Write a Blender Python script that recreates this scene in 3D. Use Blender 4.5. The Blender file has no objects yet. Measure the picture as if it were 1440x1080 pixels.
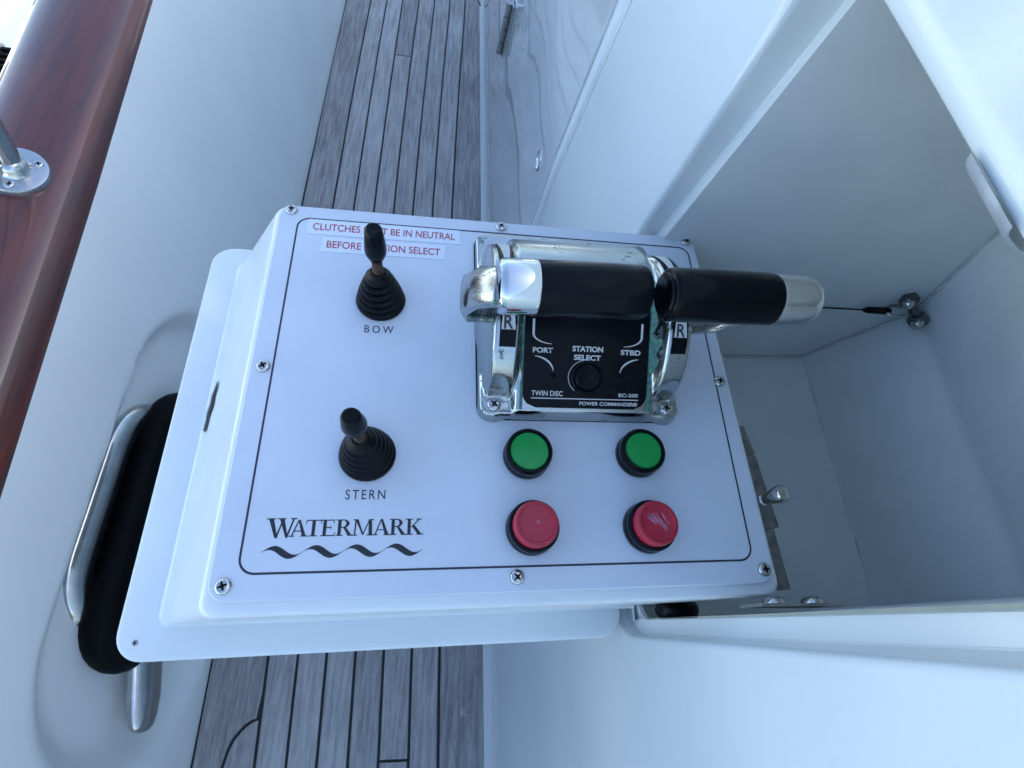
import bpy, bmesh, math, random
from math import sin, cos, pi, radians, sqrt, atan, hypot
from mathutils import Vector, Matrix, noise
random.seed(7)
S = 0.001                                   # everything below is written in millimetres

# ------------------------------------------------------------------ scene, camera, sky, sun
scn = bpy.context.scene
COL = scn.collection
cam = bpy.data.cameras.new('camera')
camo = bpy.data.objects.new('camera', cam); COL.objects.link(camo); scn.camera = camo
Rm = ((0.986753, -0.011543, 0.16182), (0.060288, -0.899944, -0.431817), (0.150614, 0.435853, -0.887326))
m3 = Matrix((( Rm[0][0], -Rm[1][0], -Rm[2][0]), (Rm[0][1], -Rm[1][1], -Rm[2][1]), (Rm[0][2], -Rm[1][2], -Rm[2][2])))
camo.matrix_world = Matrix.Translation(Vector((101.44, -25.05, 311.35)) * S) @ m3.to_4x4()
cam.sensor_width = 36; cam.lens = 731.63 / 1440 * 36
cam.clip_start = 0.01; cam.clip_end = 3000

SUN_EL, SUN_AZ = radians(38), radians(88)    # azimuth clockwise from +y: the sun stands behind the cabin side
world = bpy.data.worlds.new('World'); scn.world = world; world.use_nodes = True
wn = world.node_tree.nodes; wl = world.node_tree.links
sky = wn.new('ShaderNodeTexSky'); sky.sky_type = 'NISHITA'; sky.sun_disc = False
sky.sun_elevation = SUN_EL; sky.sun_rotation = SUN_AZ; sky.air_density = 1.0; sky.dust_density = 2.1; sky.ozone_density = 2.6
wl.new(sky.outputs[0], wn['Background'].inputs[0]); wn['Background'].inputs[1].default_value = 0.12
sl = bpy.data.lights.new('sun', 'SUN'); sl.energy = 4; sl.angle = radians(0.5); sl.color = (1, .95, .88)
so = bpy.data.objects.new('sun', sl); COL.objects.link(so)
sd = Vector((sin(SUN_AZ) * cos(SUN_EL), cos(SUN_AZ) * cos(SUN_EL), sin(SUN_EL)))
so.rotation_euler = sd.to_track_quat('Z', 'Y').to_euler(); so.location = sd * 20
scn.view_settings.view_transform = 'Standard'; scn.view_settings.look = 'None'
scn.view_settings.gamma = 1; scn.view_settings.use_curve_mapping = False
scn.view_settings.exposure = 2.02

# ------------------------------------------------------------------ materials
def mat(name, col, rough=.5, metal=0, coat=0, var=0, vscale=20, bump=0, bscale=300, spots=None, wave=0, wscale=4, spec=None):
    """principled surface; var = tonal mottling, bump = fine relief, wave = slow waviness of a moulded surface"""
    m = bpy.data.materials.new(name); m.use_nodes = True
    nt = m.node_tree; N = nt.nodes; L = nt.links; b = N['Principled BSDF']
    b.inputs['Base Color'].default_value = (*col, 1); b.inputs['Roughness'].default_value = rough
    b.inputs['Metallic'].default_value = metal
    if coat: b.inputs['Coat Weight'].default_value = coat; b.inputs['Coat Roughness'].default_value = .04
    if spec is not None: b.inputs['Specular IOR Level'].default_value = spec
    tc = N.new('ShaderNodeTexCoord')
    colout = None
    if var:
        n = N.new('ShaderNodeTexNoise'); n.inputs['Scale'].default_value = vscale; n.inputs['Detail'].default_value = 6
        L.new(tc.outputs['Object'], n.inputs['Vector'])
        r = N.new('ShaderNodeValToRGB'); r.color_ramp.elements[0].position = .3; r.color_ramp.elements[1].position = .7
        r.color_ramp.elements[0].color = (*[c * (1 - var) for c in col], 1); r.color_ramp.elements[1].color = (*[min(1, c * (1 + var * .5)) for c in col], 1)
        L.new(n.outputs['Fac'], r.inputs[0]); colout = r.outputs[0]
    if spots:                                # (colour, noise scale, threshold, roughness of the spots)
        sc, ss, th, sr = spots
        n2 = N.new('ShaderNodeTexNoise'); n2.inputs['Scale'].default_value = ss; n2.inputs['Detail'].default_value = 10; n2.inputs['Roughness'].default_value = .75
        L.new(tc.outputs['Object'], n2.inputs['Vector'])
        r2 = N.new('ShaderNodeValToRGB'); r2.color_ramp.elements[0].position = th; r2.color_ramp.elements[1].position = th + .06
        L.new(n2.outputs['Fac'], r2.inputs[0])
        mx = N.new('ShaderNodeMix'); mx.data_type = 'RGBA'; L.new(r2.outputs[0], mx.inputs['Factor'])
        mx.inputs['A'].default_value = (*col, 1); mx.inputs['B'].default_value = (*sc, 1)
        if colout: L.new(colout, mx.inputs['A'])
        colout = mx.outputs['Result']
        ro = N.new('ShaderNodeMapRange'); L.new(r2.outputs[0], ro.inputs[0]); ro.inputs[3].default_value = rough; ro.inputs[4].default_value = sr
        L.new(ro.outputs[0], b.inputs['Roughness'])
        if metal:
            mr = N.new('ShaderNodeMapRange'); L.new(r2.outputs[0], mr.inputs[0]); mr.inputs[3].default_value = metal; mr.inputs[4].default_value = 0.15
            L.new(mr.outputs[0], b.inputs['Metallic'])
    if colout: L.new(colout, b.inputs['Base Color'])
    last = None
    for amt, sc, dt in ((wave, wscale, 0), (bump, bscale, 3)):
        if amt:
            n3 = N.new('ShaderNodeTexNoise'); n3.inputs['Scale'].default_value = sc; n3.inputs['Detail'].default_value = dt
            L.new(tc.outputs['Object'], n3.inputs['Vector'])
            bp = N.new('ShaderNodeBump'); bp.inputs['Strength'].default_value = 1; bp.inputs['Distance'].default_value = amt
            L.new(n3.outputs['Fac'], bp.inputs['Height'])
            if last: L.new(last.outputs[0], bp.inputs['Normal'])
            last = bp
    if last:
        L.new(last.outputs[0], b.inputs['Normal'])
        if coat: L.new(last.outputs[0], b.inputs['Coat Normal'])
    return m

GREY = (.30, .28, .24)
M_gel = mat('white_gelcoat', (.71, .755, .755), .22, var=.06, vscale=9, wave=.0012, wscale=6, bump=.00004, bscale=900, spots=(GREY, 160, .73, .6))
M_gel_wall = mat('polished_gelcoat', (.70, .755, .77), .02, var=.02, vscale=3, wave=.0013, wscale=6, coat=1)
M_gel_wall.node_tree.nodes['Principled BSDF'].inputs['Coat IOR'].default_value = 1.75
M_gel_in = mat('locker_gelcoat', (.70, .745, .75), .45, var=.12, vscale=9, wave=.001, wscale=10, bump=.00012, bscale=500, spots=((.25, .24, .2), 90, .70, .7))
M_wall = mat('weathered_gelcoat', (.60, .655, .675), .12, var=.04, vscale=5, wave=.0014, wscale=8, bump=.00004, bscale=900, spots=(GREY, 140, .74, .6))
M_bulwark = mat('satin_gelcoat', (.74, .78, .77), .33, var=.04, vscale=6, wave=.001, wscale=5, bump=.00005, bscale=800, spots=((.25, .24, .2), 120, .73, .7))
M_panel = mat('laminate_panel', (.62, .665, .72), .42, var=.07, vscale=14, bump=.00002, bscale=1500, spots=((.36, .38, .40), 150, .705, .6))
M_seal = mat('yellowed_sealant', (.36, .34, .29), .7, var=.5, vscale=90)
M_ink = mat('dark_printing_ink', (.02, .025, .045), .5)
M_ink2 = mat('worn_grey_ink', (.014, .019, .026), .5, var=.5, vscale=250)
M_red = mat('red_printing_ink', (.42, .03, .06), .5)
M_tape = mat('label_tape', (.72, .77, .84), .3)
M_rubber = mat('black_rubber', (.004, .0045, .006), .30, var=.4, vscale=200, bump=.00006, bscale=500, spec=.14)
M_plastic = mat('black_plastic', (.004, .005, .007), .22, bump=.00003, bscale=900, spec=.13)
M_grip = mat('black_lever_grip', (.0025, .003, .0045), .16, spec=.13, bump=.00003, bscale=700, spots=((.03, .03, .035), 220, .74, .6))
M_green = mat('green_plastic', (.0, .30, .055), .3, var=.1, vscale=120)
M_redp = mat('red_plastic', (.42, .013, .035), .32, var=.12, vscale=150, bump=.0001, bscale=500)
M_scuff = mat('pale_scuffed_plastic', (.50, .16, .24), .7, var=.4, vscale=400)
M_chrome = mat('polished_chrome', (.68, .70, .70), .06, 1, wave=.0006, wscale=40, spots=((.10, .19, .17), 110, .70, .6))
M_corr = mat('corroded_chrome', (.44, .47, .46), .15, 1, wave=.0003, wscale=60, bump=.00006, bscale=900, spots=((.12, .21, .175), 100, .575, .6))
M_bead = mat('grubby_sealant_bead', (.60, .63, .62), .6, var=.3, vscale=60, spots=((.2, .19, .16), 60, .66, .8))
M_verd = mat('green_verdigris', (.10, .24, .19), .8, var=.5, vscale=350, bump=.0004, bscale=700)
M_bolt = mat('weathered_bolt_metal', (.20, .195, .18), .5, .6, var=.45, vscale=150, bump=.0002, bscale=400)
M_alu = mat('brushed_keeper_metal', (.58, .63, .68), .38, .5, var=.25, vscale=90, bump=.0001, bscale=300)
M_iron = mat('tarnished_steel', (.16, .16, .155), .3, 1, var=.4, vscale=200)
M_satin = mat('satin_stainless', (.72, .73, .74), .34, 1, var=.15, vscale=120, bump=.0001, bscale=300)
M_steel = mat('stainless_steel', (.54, .545, .53), .16, 1, var=.15, vscale=80, bump=.00005, bscale=600)
M_steel_dull = mat('dull_stainless_steel', (.42, .425, .42), .36, 1, var=.3, vscale=120, bump=.0001, bscale=500)
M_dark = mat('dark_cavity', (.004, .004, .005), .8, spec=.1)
M_rust = mat('rusty_stem', (.09, .05, .028), .7, .3, var=.6, vscale=300, bump=.0004, bscale=500)
M_caulk = mat('black_caulking', (.008, .008, .009), .55)
M_hull = mat('neighbour_hull_paint', (.80, .81, .80), .10, wave=.02, wscale=2.2, var=.05, vscale=2)
M_house = mat('bounce_deckhouse_paint', (.44, .51, .57), .4)
M_glass = mat('added_window_glass', (.01, .012, .015), .05)
M_hose = mat('matt_black_hose', (.0025, .0028, .0035), .55, bump=.00006, bscale=400, spec=.08)
M_gap = mat('dark_gap', (.02, .02, .02), .8)
M_white = mat('white_print', (.62, .62, .60), .5)

def wood(name, c1, c2, rough, coat, gx, fine, bump, ring=30):
    m = bpy.data.materials.new(name); m.use_nodes = True
    nt = m.node_tree; N = nt.nodes; L = nt.links; b = N['Principled BSDF']
    tc = N.new('ShaderNodeTexCoord'); oi = N.new('ShaderNodeObjectInfo')
    ad = N.new('ShaderNodeVectorMath'); ad.operation = 'ADD'; L.new(tc.outputs['Object'], ad.inputs[0])
    cb = N.new('ShaderNodeCombineXYZ'); mu = N.new('ShaderNodeMath'); mu.operation = 'MULTIPLY'; mu.inputs[1].default_value = 37
    L.new(oi.outputs['Random'], mu.inputs[0]); L.new(mu.outputs[0], cb.inputs[0]); L.new(mu.outputs[0], cb.inputs[1]); L.new(cb.outputs[0], ad.inputs[1])
    mp = N.new('ShaderNodeMapping'); mp.inputs['Scale'].default_value = gx; L.new(ad.outputs[0], mp.inputs[0])
    n1 = N.new('ShaderNodeTexNoise'); n1.inputs['Scale'].default_value = fine; n1.inputs['Detail'].default_value = 8; n1.inputs['Roughness'].default_value = .7
    L.new(mp.outputs[0], n1.inputs['Vector'])
    n2 = N.new('ShaderNodeTexNoise'); n2.inputs['Scale'].default_value = ring; n2.inputs['Detail'].default_value = 3
    L.new(mp.outputs[0], n2.inputs['Vector'])
    n3 = N.new('ShaderNodeTexNoise'); n3.inputs['Scale'].default_value = 9; n3.inputs['Detail'].default_value = 4; L.new(ad.outputs[0], n3.inputs['Vector'])
    a1 = N.new('ShaderNodeMath'); a1.operation = 'ADD'; L.new(n1.outputs['Fac'], a1.inputs[0]); L.new(n2.outputs['Fac'], a1.inputs[1])
    a2 = N.new('ShaderNodeMath'); a2.operation = 'MULTIPLY_ADD'; L.new(n3.outputs['Fac'], a2.inputs[0]); a2.inputs[1].default_value = .5; L.new(a1.outputs[0], a2.inputs[2])
    a3 = N.new('ShaderNodeMath'); a3.operation = 'MULTIPLY_ADD'; L.new(oi.outputs['Random'], a3.inputs[0]); a3.inputs[1].default_value = .28; L.new(a2.outputs[0], a3.inputs[2])
    r = N.new('ShaderNodeValToRGB'); r.color_ramp.elements[0].position = 1.05 / 2; r.color_ramp.elements[1].position = 1.7 / 2
    h = N.new('ShaderNodeMath'); h.operation = 'MULTIPLY'; h.inputs[1].default_value = .5; L.new(a3.outputs[0], h.inputs[0]); L.new(h.outputs[0], r.inputs[0])
    r.color_ramp.elements[0].color = (*c1, 1); r.color_ramp.elements[1].color = (*c2, 1)
    L.new(r.outputs[0], b.inputs['Base Color']); b.inputs['Roughness'].default_value = rough
    if coat: b.inputs['Coat Weight'].default_value = coat; b.inputs['Coat Roughness'].default_value = .03
    bp = N.new('ShaderNodeBump'); bp.inputs['Distance'].default_value = bump; L.new(a1.outputs[0], bp.inputs['Height']); L.new(bp.outputs[0], b.inputs['Normal'])
    return m
M_teak = wood('weathered_teak', (.20, .195, .19), (.50, .49, .48), .8, 0, (1, .07, 1), 1000, .0009, 170)
M_mahog = wood('varnished_mahogany', (.045, .007, .002), (.15, .021, .004), .35, 1, (1, .02, 1), 160, .0, 50)

def water_mat():
    m = mat('harbour_water', (.05, .10, .11), .08, wave=.08, wscale=1.3, bump=.01, bscale=9)
    return m
M_water = water_mat()

# ------------------------------------------------------------------ helpers
BOAT = (1.12, Vector((-12.17, 3.0, -37.36)))   # the boat's own drawing grid: unit 1.12 mm, offset from the station's origin
STATION = (1.0, Vector((0, 0, 0)))
FR = BOAT
def make(name, verts, faces, material, parent=None, origin=(0, 0, 0), smooth=True, angle=35):
    me = bpy.data.meshes.new(name)
    ox, oy, oz = origin; S = .001 * FR[0]
    me.from_pydata([((v[0] - ox) * S, (v[1] - oy) * S, (v[2] - oz) * S) for v in verts], [], faces)
    me.materials.append(material)
    bm = bmesh.new(); bm.from_mesh(me); bmesh.ops.recalc_face_normals(bm, faces=bm.faces)
    for e in bm.edges:
        if len(e.link_faces) == 2 and e.calc_face_angle(0) > radians(angle): e.smooth = False
    bm.to_mesh(me); bm.free()
    if smooth:
        for p in me.polygons: p.use_smooth = True
    o = bpy.data.objects.new(name, me); COL.objects.link(o)
    if parent: o.parent = parent
    o.location = Vector(origin) * S + (Vector((0, 0, 0)) if parent else FR[1] * .001)
    return o
class MB:
    """collects verts and faces of one mesh, in mm"""
    def __init__(s): s.v = []; s.f = []
    def add(s, v, f):
        k = len(s.v); s.v += [tuple(p) for p in v]; s.f += [tuple(i + k for i in q) for q in f]
    def loft(s, loops, cap0=True, cap1=True, closed=True):
        n = len(loops[0]); v = [p for l in loops for p in l]; f = []
        for i in range(len(loops) - 1):
            for j in range(n if closed else n - 1):
                a = i * n + j; b = i * n + (j + 1) % n
                f.append((a, b, b + n, a + n))
        if cap0: f.append(tuple(range(n))[::-1])
        if cap1: f.append(tuple((len(loops) - 1) * n + j for j in range(n)))
        s.add(v, f)
    def tube(s, pts, r, n=16, caps=True):
        pts = [Vector(p) for p in pts]; rs = r if isinstance(r, (list, tuple)) else [r] * len(pts)
        loops = []; up = None
        for i, p in enumerate(pts):
            d = (pts[min(i + 1, len(pts) - 1)] - pts[max(i - 1, 0)]).normalized()
            if up is None: up = d.orthogonal().normalized()
            u = (up - d * up.dot(d)).normalized(); up = u; w = d.cross(u)
            loops.append([p + (u * cos(2 * pi * k / n) + w * sin(2 * pi * k / n)) * rs[i] for k in range(n)])
        s.loft(loops, caps, caps)
    def lathe(s, base, axis, prof, n=40, cap0=True, cap1=True):
        """prof: (radius, height along axis)"""
        b = Vector(base); a = Vector(axis).normalized(); u = a.orthogonal().normalized(); w = a.cross(u)
        s.loft([[b + a * h + (u * cos(2 * pi * k / n) + w * sin(2 * pi * k / n)) * r for k in range(n)] for r, h in prof], cap0, cap1)
    def box(s, c, d, M=None):
        v = []
        for x in (-1, 1):
            for y in (-1, 1):
                for z in (-1, 1):
                    p = Vector((x * d[0] / 2, y * d[1] / 2, z * d[2] / 2))
                    v.append((M @ p if M else p) + Vector(c))
        s.add(v, [(0, 1, 3, 2), (4, 6, 7, 5), (0, 4, 5, 1), (2, 3, 7, 6), (0, 2, 6, 4), (1, 5, 7, 3)])
    def build(s, name, m, parent=None, origin=(0, 0, 0), **k): return make(name, s.v, s.f, m, parent, origin, **k)
def rrect(x0, x1, y0, y1, r, z, n=8):
    out = []
    for cx, cy, a in ((x1 - r, y1 - r, 0), (x0 + r, y1 - r, 90), (x0 + r, y0 + r, 180), (x1 - r, y0 + r, 270)):
        for k in range(n + 1):
            t = radians(a + 90 * k / n); out.append((cx + r * cos(t), cy + r * sin(t), z))
    return out
def sst(a, b, x):
    t = max(0, min(1, (x - a) / (b - a))); return t * t * (3 - 2 * t)
def tag(o, label=None, cat=None, group=None, kind=None):
    if label: o['label'] = label
    if cat: o['category'] = cat
    if group: o['group'] = group
    if kind: o['kind'] = kind
    return o
DL = radians(1.9)                            # the folded-down station sits slightly skew to the boat
def P2B(x, y, z=0): return (x * cos(DL) - y * sin(DL), x * sin(DL) + y * cos(DL), z)
def thing(name, label, cat, loc=(0, 0, 0), rz=0, group=None):
    o = bpy.data.objects.new(name, None); COL.objects.link(o); o.empty_display_size = .02
    o.location = (Vector(loc) * FR[0] + FR[1]) * S; o.rotation_euler = (0, 0, rz)
    return tag(o, label, cat, group)
def copy_tree(root, loc=None):
    r = root.copy(); COL.objects.link(r)
    if loc is not None: r.location = Vector(loc) * S
    for ch in root.children:
        c = ch.copy(); COL.objects.link(c); c.parent = r
        for g in ch.children:
            d = g.copy(); COL.objects.link(d); d.parent = c
    return r
def text(name, s, size, m, parent, M, z=.15, bold=0, space=1, shear=0, width=1, align='CENTER'):
    cu = bpy.data.curves.new(name, 'FONT'); cu.body = s; cu.size = 1; cu.align_x = align; cu.align_y = 'CENTER'
    cu.offset = bold; cu.space_character = space; cu.shear = shear; cu.resolution_u = 5; cu.extrude = 0
    t = bpy.data.objects.new('tmp', cu); COL.objects.link(t)
    bpy.context.view_layer.update()
    me = bpy.data.meshes.new_from_object(t.evaluated_get(bpy.context.evaluated_depsgraph_get()))
    bpy.data.objects.remove(t); bpy.data.curves.remove(cu)
    ys = [v.co.y for v in me.vertices]; xs = [v.co.x for v in me.vertices]
    cyy = (min(ys) + max(ys)) / 2; k = size / (max(ys) - min(ys)); cxx = (min(xs) + max(xs)) / 2
    for v in me.vertices:
        v.co = (M @ Vector(((v.co.x - cxx) * k * width, (v.co.y - cyy) * k, z))) * S
    me.name = name; me.materials.clear(); me.materials.append(m)
    o = bpy.data.objects.new(name, me); COL.objects.link(o); o.parent = parent
    return o
def screw_mb(r=5, h=2.2):
    """pan head screw with a cross recess, standing on z=0"""
    mb = MB(); n = 32; loops = []
    for k, (rr, hh) in enumerate(((1, 0), (1, .25), (.93, .55), (.78, .82), (.55, .96), (.3, 1), (.05, 1))):
        loops.append([(rr * r * cos(2 * pi * j / n), rr * r * sin(2 * pi * j / n), hh * h) for j in range(n)])
    mb.loft(loops)
    return mb
def cross_mb(r=5, h=2.2, rot=.3):
    mb = MB(); w = .13 * r; l = .55 * r; pts = []
    for k in range(4):
        a = rot + k * pi / 2
        for dx, dy in ((w, -w), (l, -w * .7), (l, w * .7), (w, w))[:4] if k == -1 else ((l, -w * .7), (l, w * .7), (w * 1.2, w * 1.2)):
            pts.append((dx * cos(a) - dy * sin(a), dx * sin(a) + dy * cos(a), h + .08))
    low = [(x, y, h * .7) for x, y, z in pts]
    mb.loft([low, pts])
    return mb
def screw(parent, loc, r=5, h=2.2, rot=.3, R3=None, m=None):
    s = screw_mb(r, h).build('screw', m or M_steel, parent); c = cross_mb(r, h, rot).build('cross_slot', M_dark, s)
    s.location = Vector(loc) * S * FR[0]
    if R3: s.rotation_euler = R3.to_euler()
    return s

# ------------------------------------------------------------------ water and what lies outboard
def plane_mb(x0, x1, y0, y1, z):
    mb = MB(); mb.add([(x0, y0, z), (x1, y0, z), (x1, y1, z), (x0, y1, z)], [(0, 1, 2, 3)]); return mb
tag(plane_mb(-1.5e6, 1.5e6, -1.5e6, 1.5e6, -2000).build('water', M_water), kind='structure')
# neighbouring white hull moored outboard
nb = thing('moored_boat', 'glossy white hull of the boat moored outboard beyond the varnished rail', 'boat', (-2120, 1500, -2000))
mb = MB(); loops = []
for i in range(41):
    y = -4500 + i * 300
    wv = 1 - (abs(i - 20) / 20) ** 4 * .6
    loops.append([(-100 * wv, y, 0), (700 * wv + 60, y, 40), (860 * wv + 60, y, 500), (900 * wv + 60, y, 900), (890 * wv + 60, y, 960), (840 * wv + 60, y, 985), (600 * wv, y, 1000), (200 * wv, y, 1015), (-100 * wv, y, 1000)])
mb.loft(loops); mb.build('hull', M_hull, nb)
# its deckhouse, added out of view to bounce sunlight in from the left
mb = MB(); loops = []
for y0, y1, z, ins in ((-4600, 3600, 1000, 0), (-4560, 3560, 1500, 30), (-4500, 3500, 2050, 90), (-4470, 3470, 2120, 140), (-4400, 3400, 2150, 260)):
    loops.append(rrect(-1700 + ins * .2, -60 - ins, y0, y1, 260, z, 6))
mb.loft(loops); mb.build('bounce_deckhouse', M_house, nb)
for k in range(6):  # unseen dark panes, added to put contrast into the chrome's reflections
    mb = MB(); y0 = -4100 + k * 1230; mb.loft([[(x, y, z) for x, y, z in [(-86 + .02 * 0, y0, 1450), (-86, y0 + 900, 1450), (-140, y0 + 900, 1880), (-140, y0, 1880)]], [(-76, y0, 1450), (-76, y0 + 900, 1450), (-130, y0 + 900, 1880), (-130, y0, 1880)]])
    mb.build('added_window', M_glass, nb, smooth=False)
gr = thing('deck_grating', 'dark slatted grating on the white boat beyond the rail', 'grating', (-1330, 1480, -985))
for k in range(16):
    mb = MB(); mb.box((0, k * 27 - 200, 12), (330, 11, 20)); mb.build('slat', M_dark, gr, smooth=False)
for xx in (-172, 0, 172):
    mb = MB(); mb.box((xx, 0, 12), (12, 450, 24)); mb.build('bearer', M_steel_dull, gr, smooth=False)

# ------------------------------------------------------------------ teak side deck
ZD = -540
def seam_x(k, y):
    A = (-173.0, -99.3, -60.3, -22.0, 16.9, 55.9, 95.3, 134.8, 207)
    B = (-184.7, -122.4, -81.1, -40.6, -0.9, 38.7, 79.7, 120.8, 189.5)
    Cc = (-186.0, -122.7, -82.1, -41.5, 1.5, 43.2, 85.1, 127.0, 188.0)
    t = (y + 45) / 795; t2 = (1500 + 45) / 795
    t = max(-.6, min(t, t2))
    l = (A[k] * (t - 1) * (t - t2) / t2) + B[k] * t * (t - t2) / (1 - t2) + Cc[k] * t * (t - 1) / (t2 * (t2 - 1))
    return l
deck = tag(plane_mb(-320, 330, -900, 2600, ZD - 3).build('deck', M_caulk), kind='structure')
GAP = 1.9
def plank(k, y0, y1, cut=None):
    n = max(2, int((y1 - y0) / 60)); L = []; R = []
    gl = 3.4 if k == 0 else GAP
    for i in range(n + 1):
        y = y0 + (y1 - y0) * i / n
        L.append((seam_x(k, y) + gl, y)); R.append((seam_x(k + 1, y) - (GAP if k < 7 else 2.2), y))
    mb = MB(); loops = []
    dz = random.uniform(-.35, .35); tl = random.uniform(-.3, .3)
    for (a, y), (b, _) in zip(L, R):
        loops.append([(a, y, ZD - 8), (a, y, ZD - .8 + dz), (a + .9, y, ZD + dz - tl), (b - .9, y, ZD + dz + tl), (b, y, ZD - .8 + dz), (b, y, ZD - 8)])
    mb.loft(loops); return mb.build('plank', M_teak, deck, origin=(0, 0, 0), angle=25)
for k in range(1, 8):
    ys = [-900, 2600]
    if k == 3: ys = [-900, 1296, 2600]
    if k == 5: ys = [-900, -172, 2600]
    if k == 1: ys = [-900, -560, 2600]
    for a, b in zip(ys, ys[1:]): plank(k, a + 1.7, b - 1.7)
# the wide margin board and the nibbed plank let into it by a curved joint
curve = [(-99.5, -119), (-106, -121), (-113, -126), (-119, -132.5), (-125, -141), (-129, -153), (-132, -171), (-135, -200), (-139, -250), (-142, -300), (-150, -420)]
mb = MB(); loops = []
rows = [(seam_x(1, y) - GAP, y) for y in [2600 - 60 * i for i in range(45)]] + [(seam_x(1, -90) - GAP, -90)] + [(cx - 1.9, cy) for cx, cy in curve]
for xr, cy in rows:
    xl = seam_x(0, cy) + 3.4
    loops.append([(xl, cy, ZD - 8), (xl, cy, ZD - .8), (xl + .9, cy, ZD), (xr - .9, cy, ZD), (xr, cy, ZD - .8), (xr, cy, ZD - 8)])
mb.loft(loops); mb.build('plank', M_teak, deck, angle=25)
mb = MB(); loops = []
for (cx, cy) in curve:
    loops.append([(cx + 1.9, cy - 2.2, ZD - 8), (cx + 1.9, cy - 2.2, ZD), (seam_x(1, cy) - GAP + .01, cy - 2.2, ZD), (seam_x(1, cy) - GAP + .01, cy - 2.2, ZD - 8)])
mb.loft(loops); mb.build('plank', M_teak, deck, angle=25)
mb = MB(); mb.lathe((171.7, -119.4, ZD), (0, 0, 1), [(5.4, -.2), (5.4, .5), (5, .7), (.1, .7)], 24)
mb.build('wood_plug', M_teak, deck, origin=(171.7, -119.4, ZD))

cd = thing('cord', 'thin dark loop of cord hanging at the deck edge above the door hinge', 'cord', (190, 1560, ZD))
mb = MB(); mb.tube([(152, 1645, 8), (158, 1600, 6), (164, 1578, 4), (174, 1551, 3), (186, 1540, 3), (196, 1546, 8), (201, 1570, 30), (203, 1600, 60), (205, 1640, 100)], 1.6, 8)
mb.v = [(x - 190, y - 1560, z) for x, y, z in mb.v]; mb.build('line', M_rubber, cd)
# ------------------------------------------------------------------ bulwark with its hawse recess
def bul_x(y, z):                             # inner face leans outboard
    t = (z - ZD) / 390
    base = -172.6 - .0163 * (y + 48.6)
    if y > 785: base = -186.2
    return base + t * (-235 - (-175.1)) * 1.0 - 0.0162 * t * (y - 104) * .3
def stad(y, z, cy, cz, hl, hw):
    d = hypot(max(abs(y - cy) - (hl - hw), 0), z - cz) - hw
    return d
def rail_in(y): return (-235 - .0364 * (y - 104), -149.5 + .0788 * (y - 104))
HY, HZ = 108, -347
def bul_depth(y, z):
    # oblong dish around the hawse hole; crisp at its forward end, fading aft and below
    d = stad(y, z + (y - 110) * .02, 112, -392, 272, 143)
    soft = 10 + 16 * sst(150, -150, y)
    dep = 22 * sst(0, -soft - 14, d)
    return dep
mb = MB(); ys = [-420 + 8 * i for i in range(122)] + [560 + 60 * i for i in range(18)]
NS = 72; idx = {}
for i, y in enumerate(ys):
    zt = rail_in(y)[1] + 6
    for j in range(NS + 1):
        z = ZD - 6 + (zt - ZD + 6) * j / NS
        cove = 14 * max(0, 1 - (z - ZD) / 22) ** 2
        mb.v.append((bul_x(y, z) - bul_depth(y, z) + 0 * cove, y, z))
for i in range(len(ys) - 1):
    for j in range(NS):
        a = i * (NS + 1) + j; q = (a, a + NS + 1, a + NS + 2, a + 1)
        cy = sum(mb.v[p][1] for p in q) / 4; cz = sum(mb.v[p][2] for p in q) / 4
        if stad(cy, cz, HY, HZ, 118, 62) < 0: continue
        mb.f.append(q)
bul = thing('bulwark', 'white bulwark along the left side of the teak deck, with an oblong hawse recess', 'bulwark', (-172, 0, ZD))
mb.build('inner_face', M_bulwark, bul, origin=(-172, 0, ZD)).location = (0, 0, 0)
# outer skin gives the bulwark its thickness
mb = MB(); v = []
for y in (-420, 100, 600, 1580):
    xi, zi = rail_in(y); v.append([(xi - 92, y, zi - 10), (xi - 60, y, -700), (xi - 30, y, -1500), (xi + 120, y, -2050)])
mb.loft(v, False, False, closed=False); mb.build('outer_skin', M_bulwark, bul, origin=(-172, 0, ZD)).location = (0, 0, 0)

def dish_pt(y, z, out=0): return Vector((bul_x(y, z) - bul_depth(y, z) + out, y, z))
def stadium(cy, cz, hl, hw, n=18):
    pts = []
    for k in range(n + 1):
        a = -pi / 2 + pi * k / n; pts.append((cy + hl - hw + hw * cos(a), cz + hw * sin(a)))
    for k in range(n + 1):
        a = pi / 2 + pi * k / n; pts.append((cy - hl + hw + hw * cos(a), cz + hw * sin(a)))
    return pts
hf = thing('hawse_fairlead', 'oblong polished steel fairlead ring lining the hole in the bulwark', 'fairlead', dish_pt(HY, HZ) )
off = tuple(dish_pt(HY, HZ))
def ring_mb(cy, cz, hl, hw, prof):
    """prof: (grow outward, out of the wall) round a stadium"""
    mb = MB(); loops = []
    for g, o in prof:
        loops.append([tuple(dish_pt(cy, cz) + Vector((o, y - cy, z - cz))) for y, z in stadium(cy, cz, hl + g, hw + g)])
    mb.loft(loops, False, False); return mb
bx = lambda z: bul_x(HY, z) - bul_depth(HY, z) - (bul_x(HY, HZ) - bul_depth(HY, HZ))
mb = ring_mb(HY, HZ, 113, 58, [(14, -4), (14, 2), (11, 6), (6, 9), (0, 9.8), (-12, 9), (-17, 4), (-18, -10)])
mb.v = [(x + bx(z) * .9, y, z) for x, y, z in mb.v]
mb.build('ring', M_steel, hf, origin=off).location = (0, 0, 0)
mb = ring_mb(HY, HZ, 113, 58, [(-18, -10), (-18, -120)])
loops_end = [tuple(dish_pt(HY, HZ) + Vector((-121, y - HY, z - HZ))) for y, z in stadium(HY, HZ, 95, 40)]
mb.add(loops_end, [tuple(range(len(loops_end)))])
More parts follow.
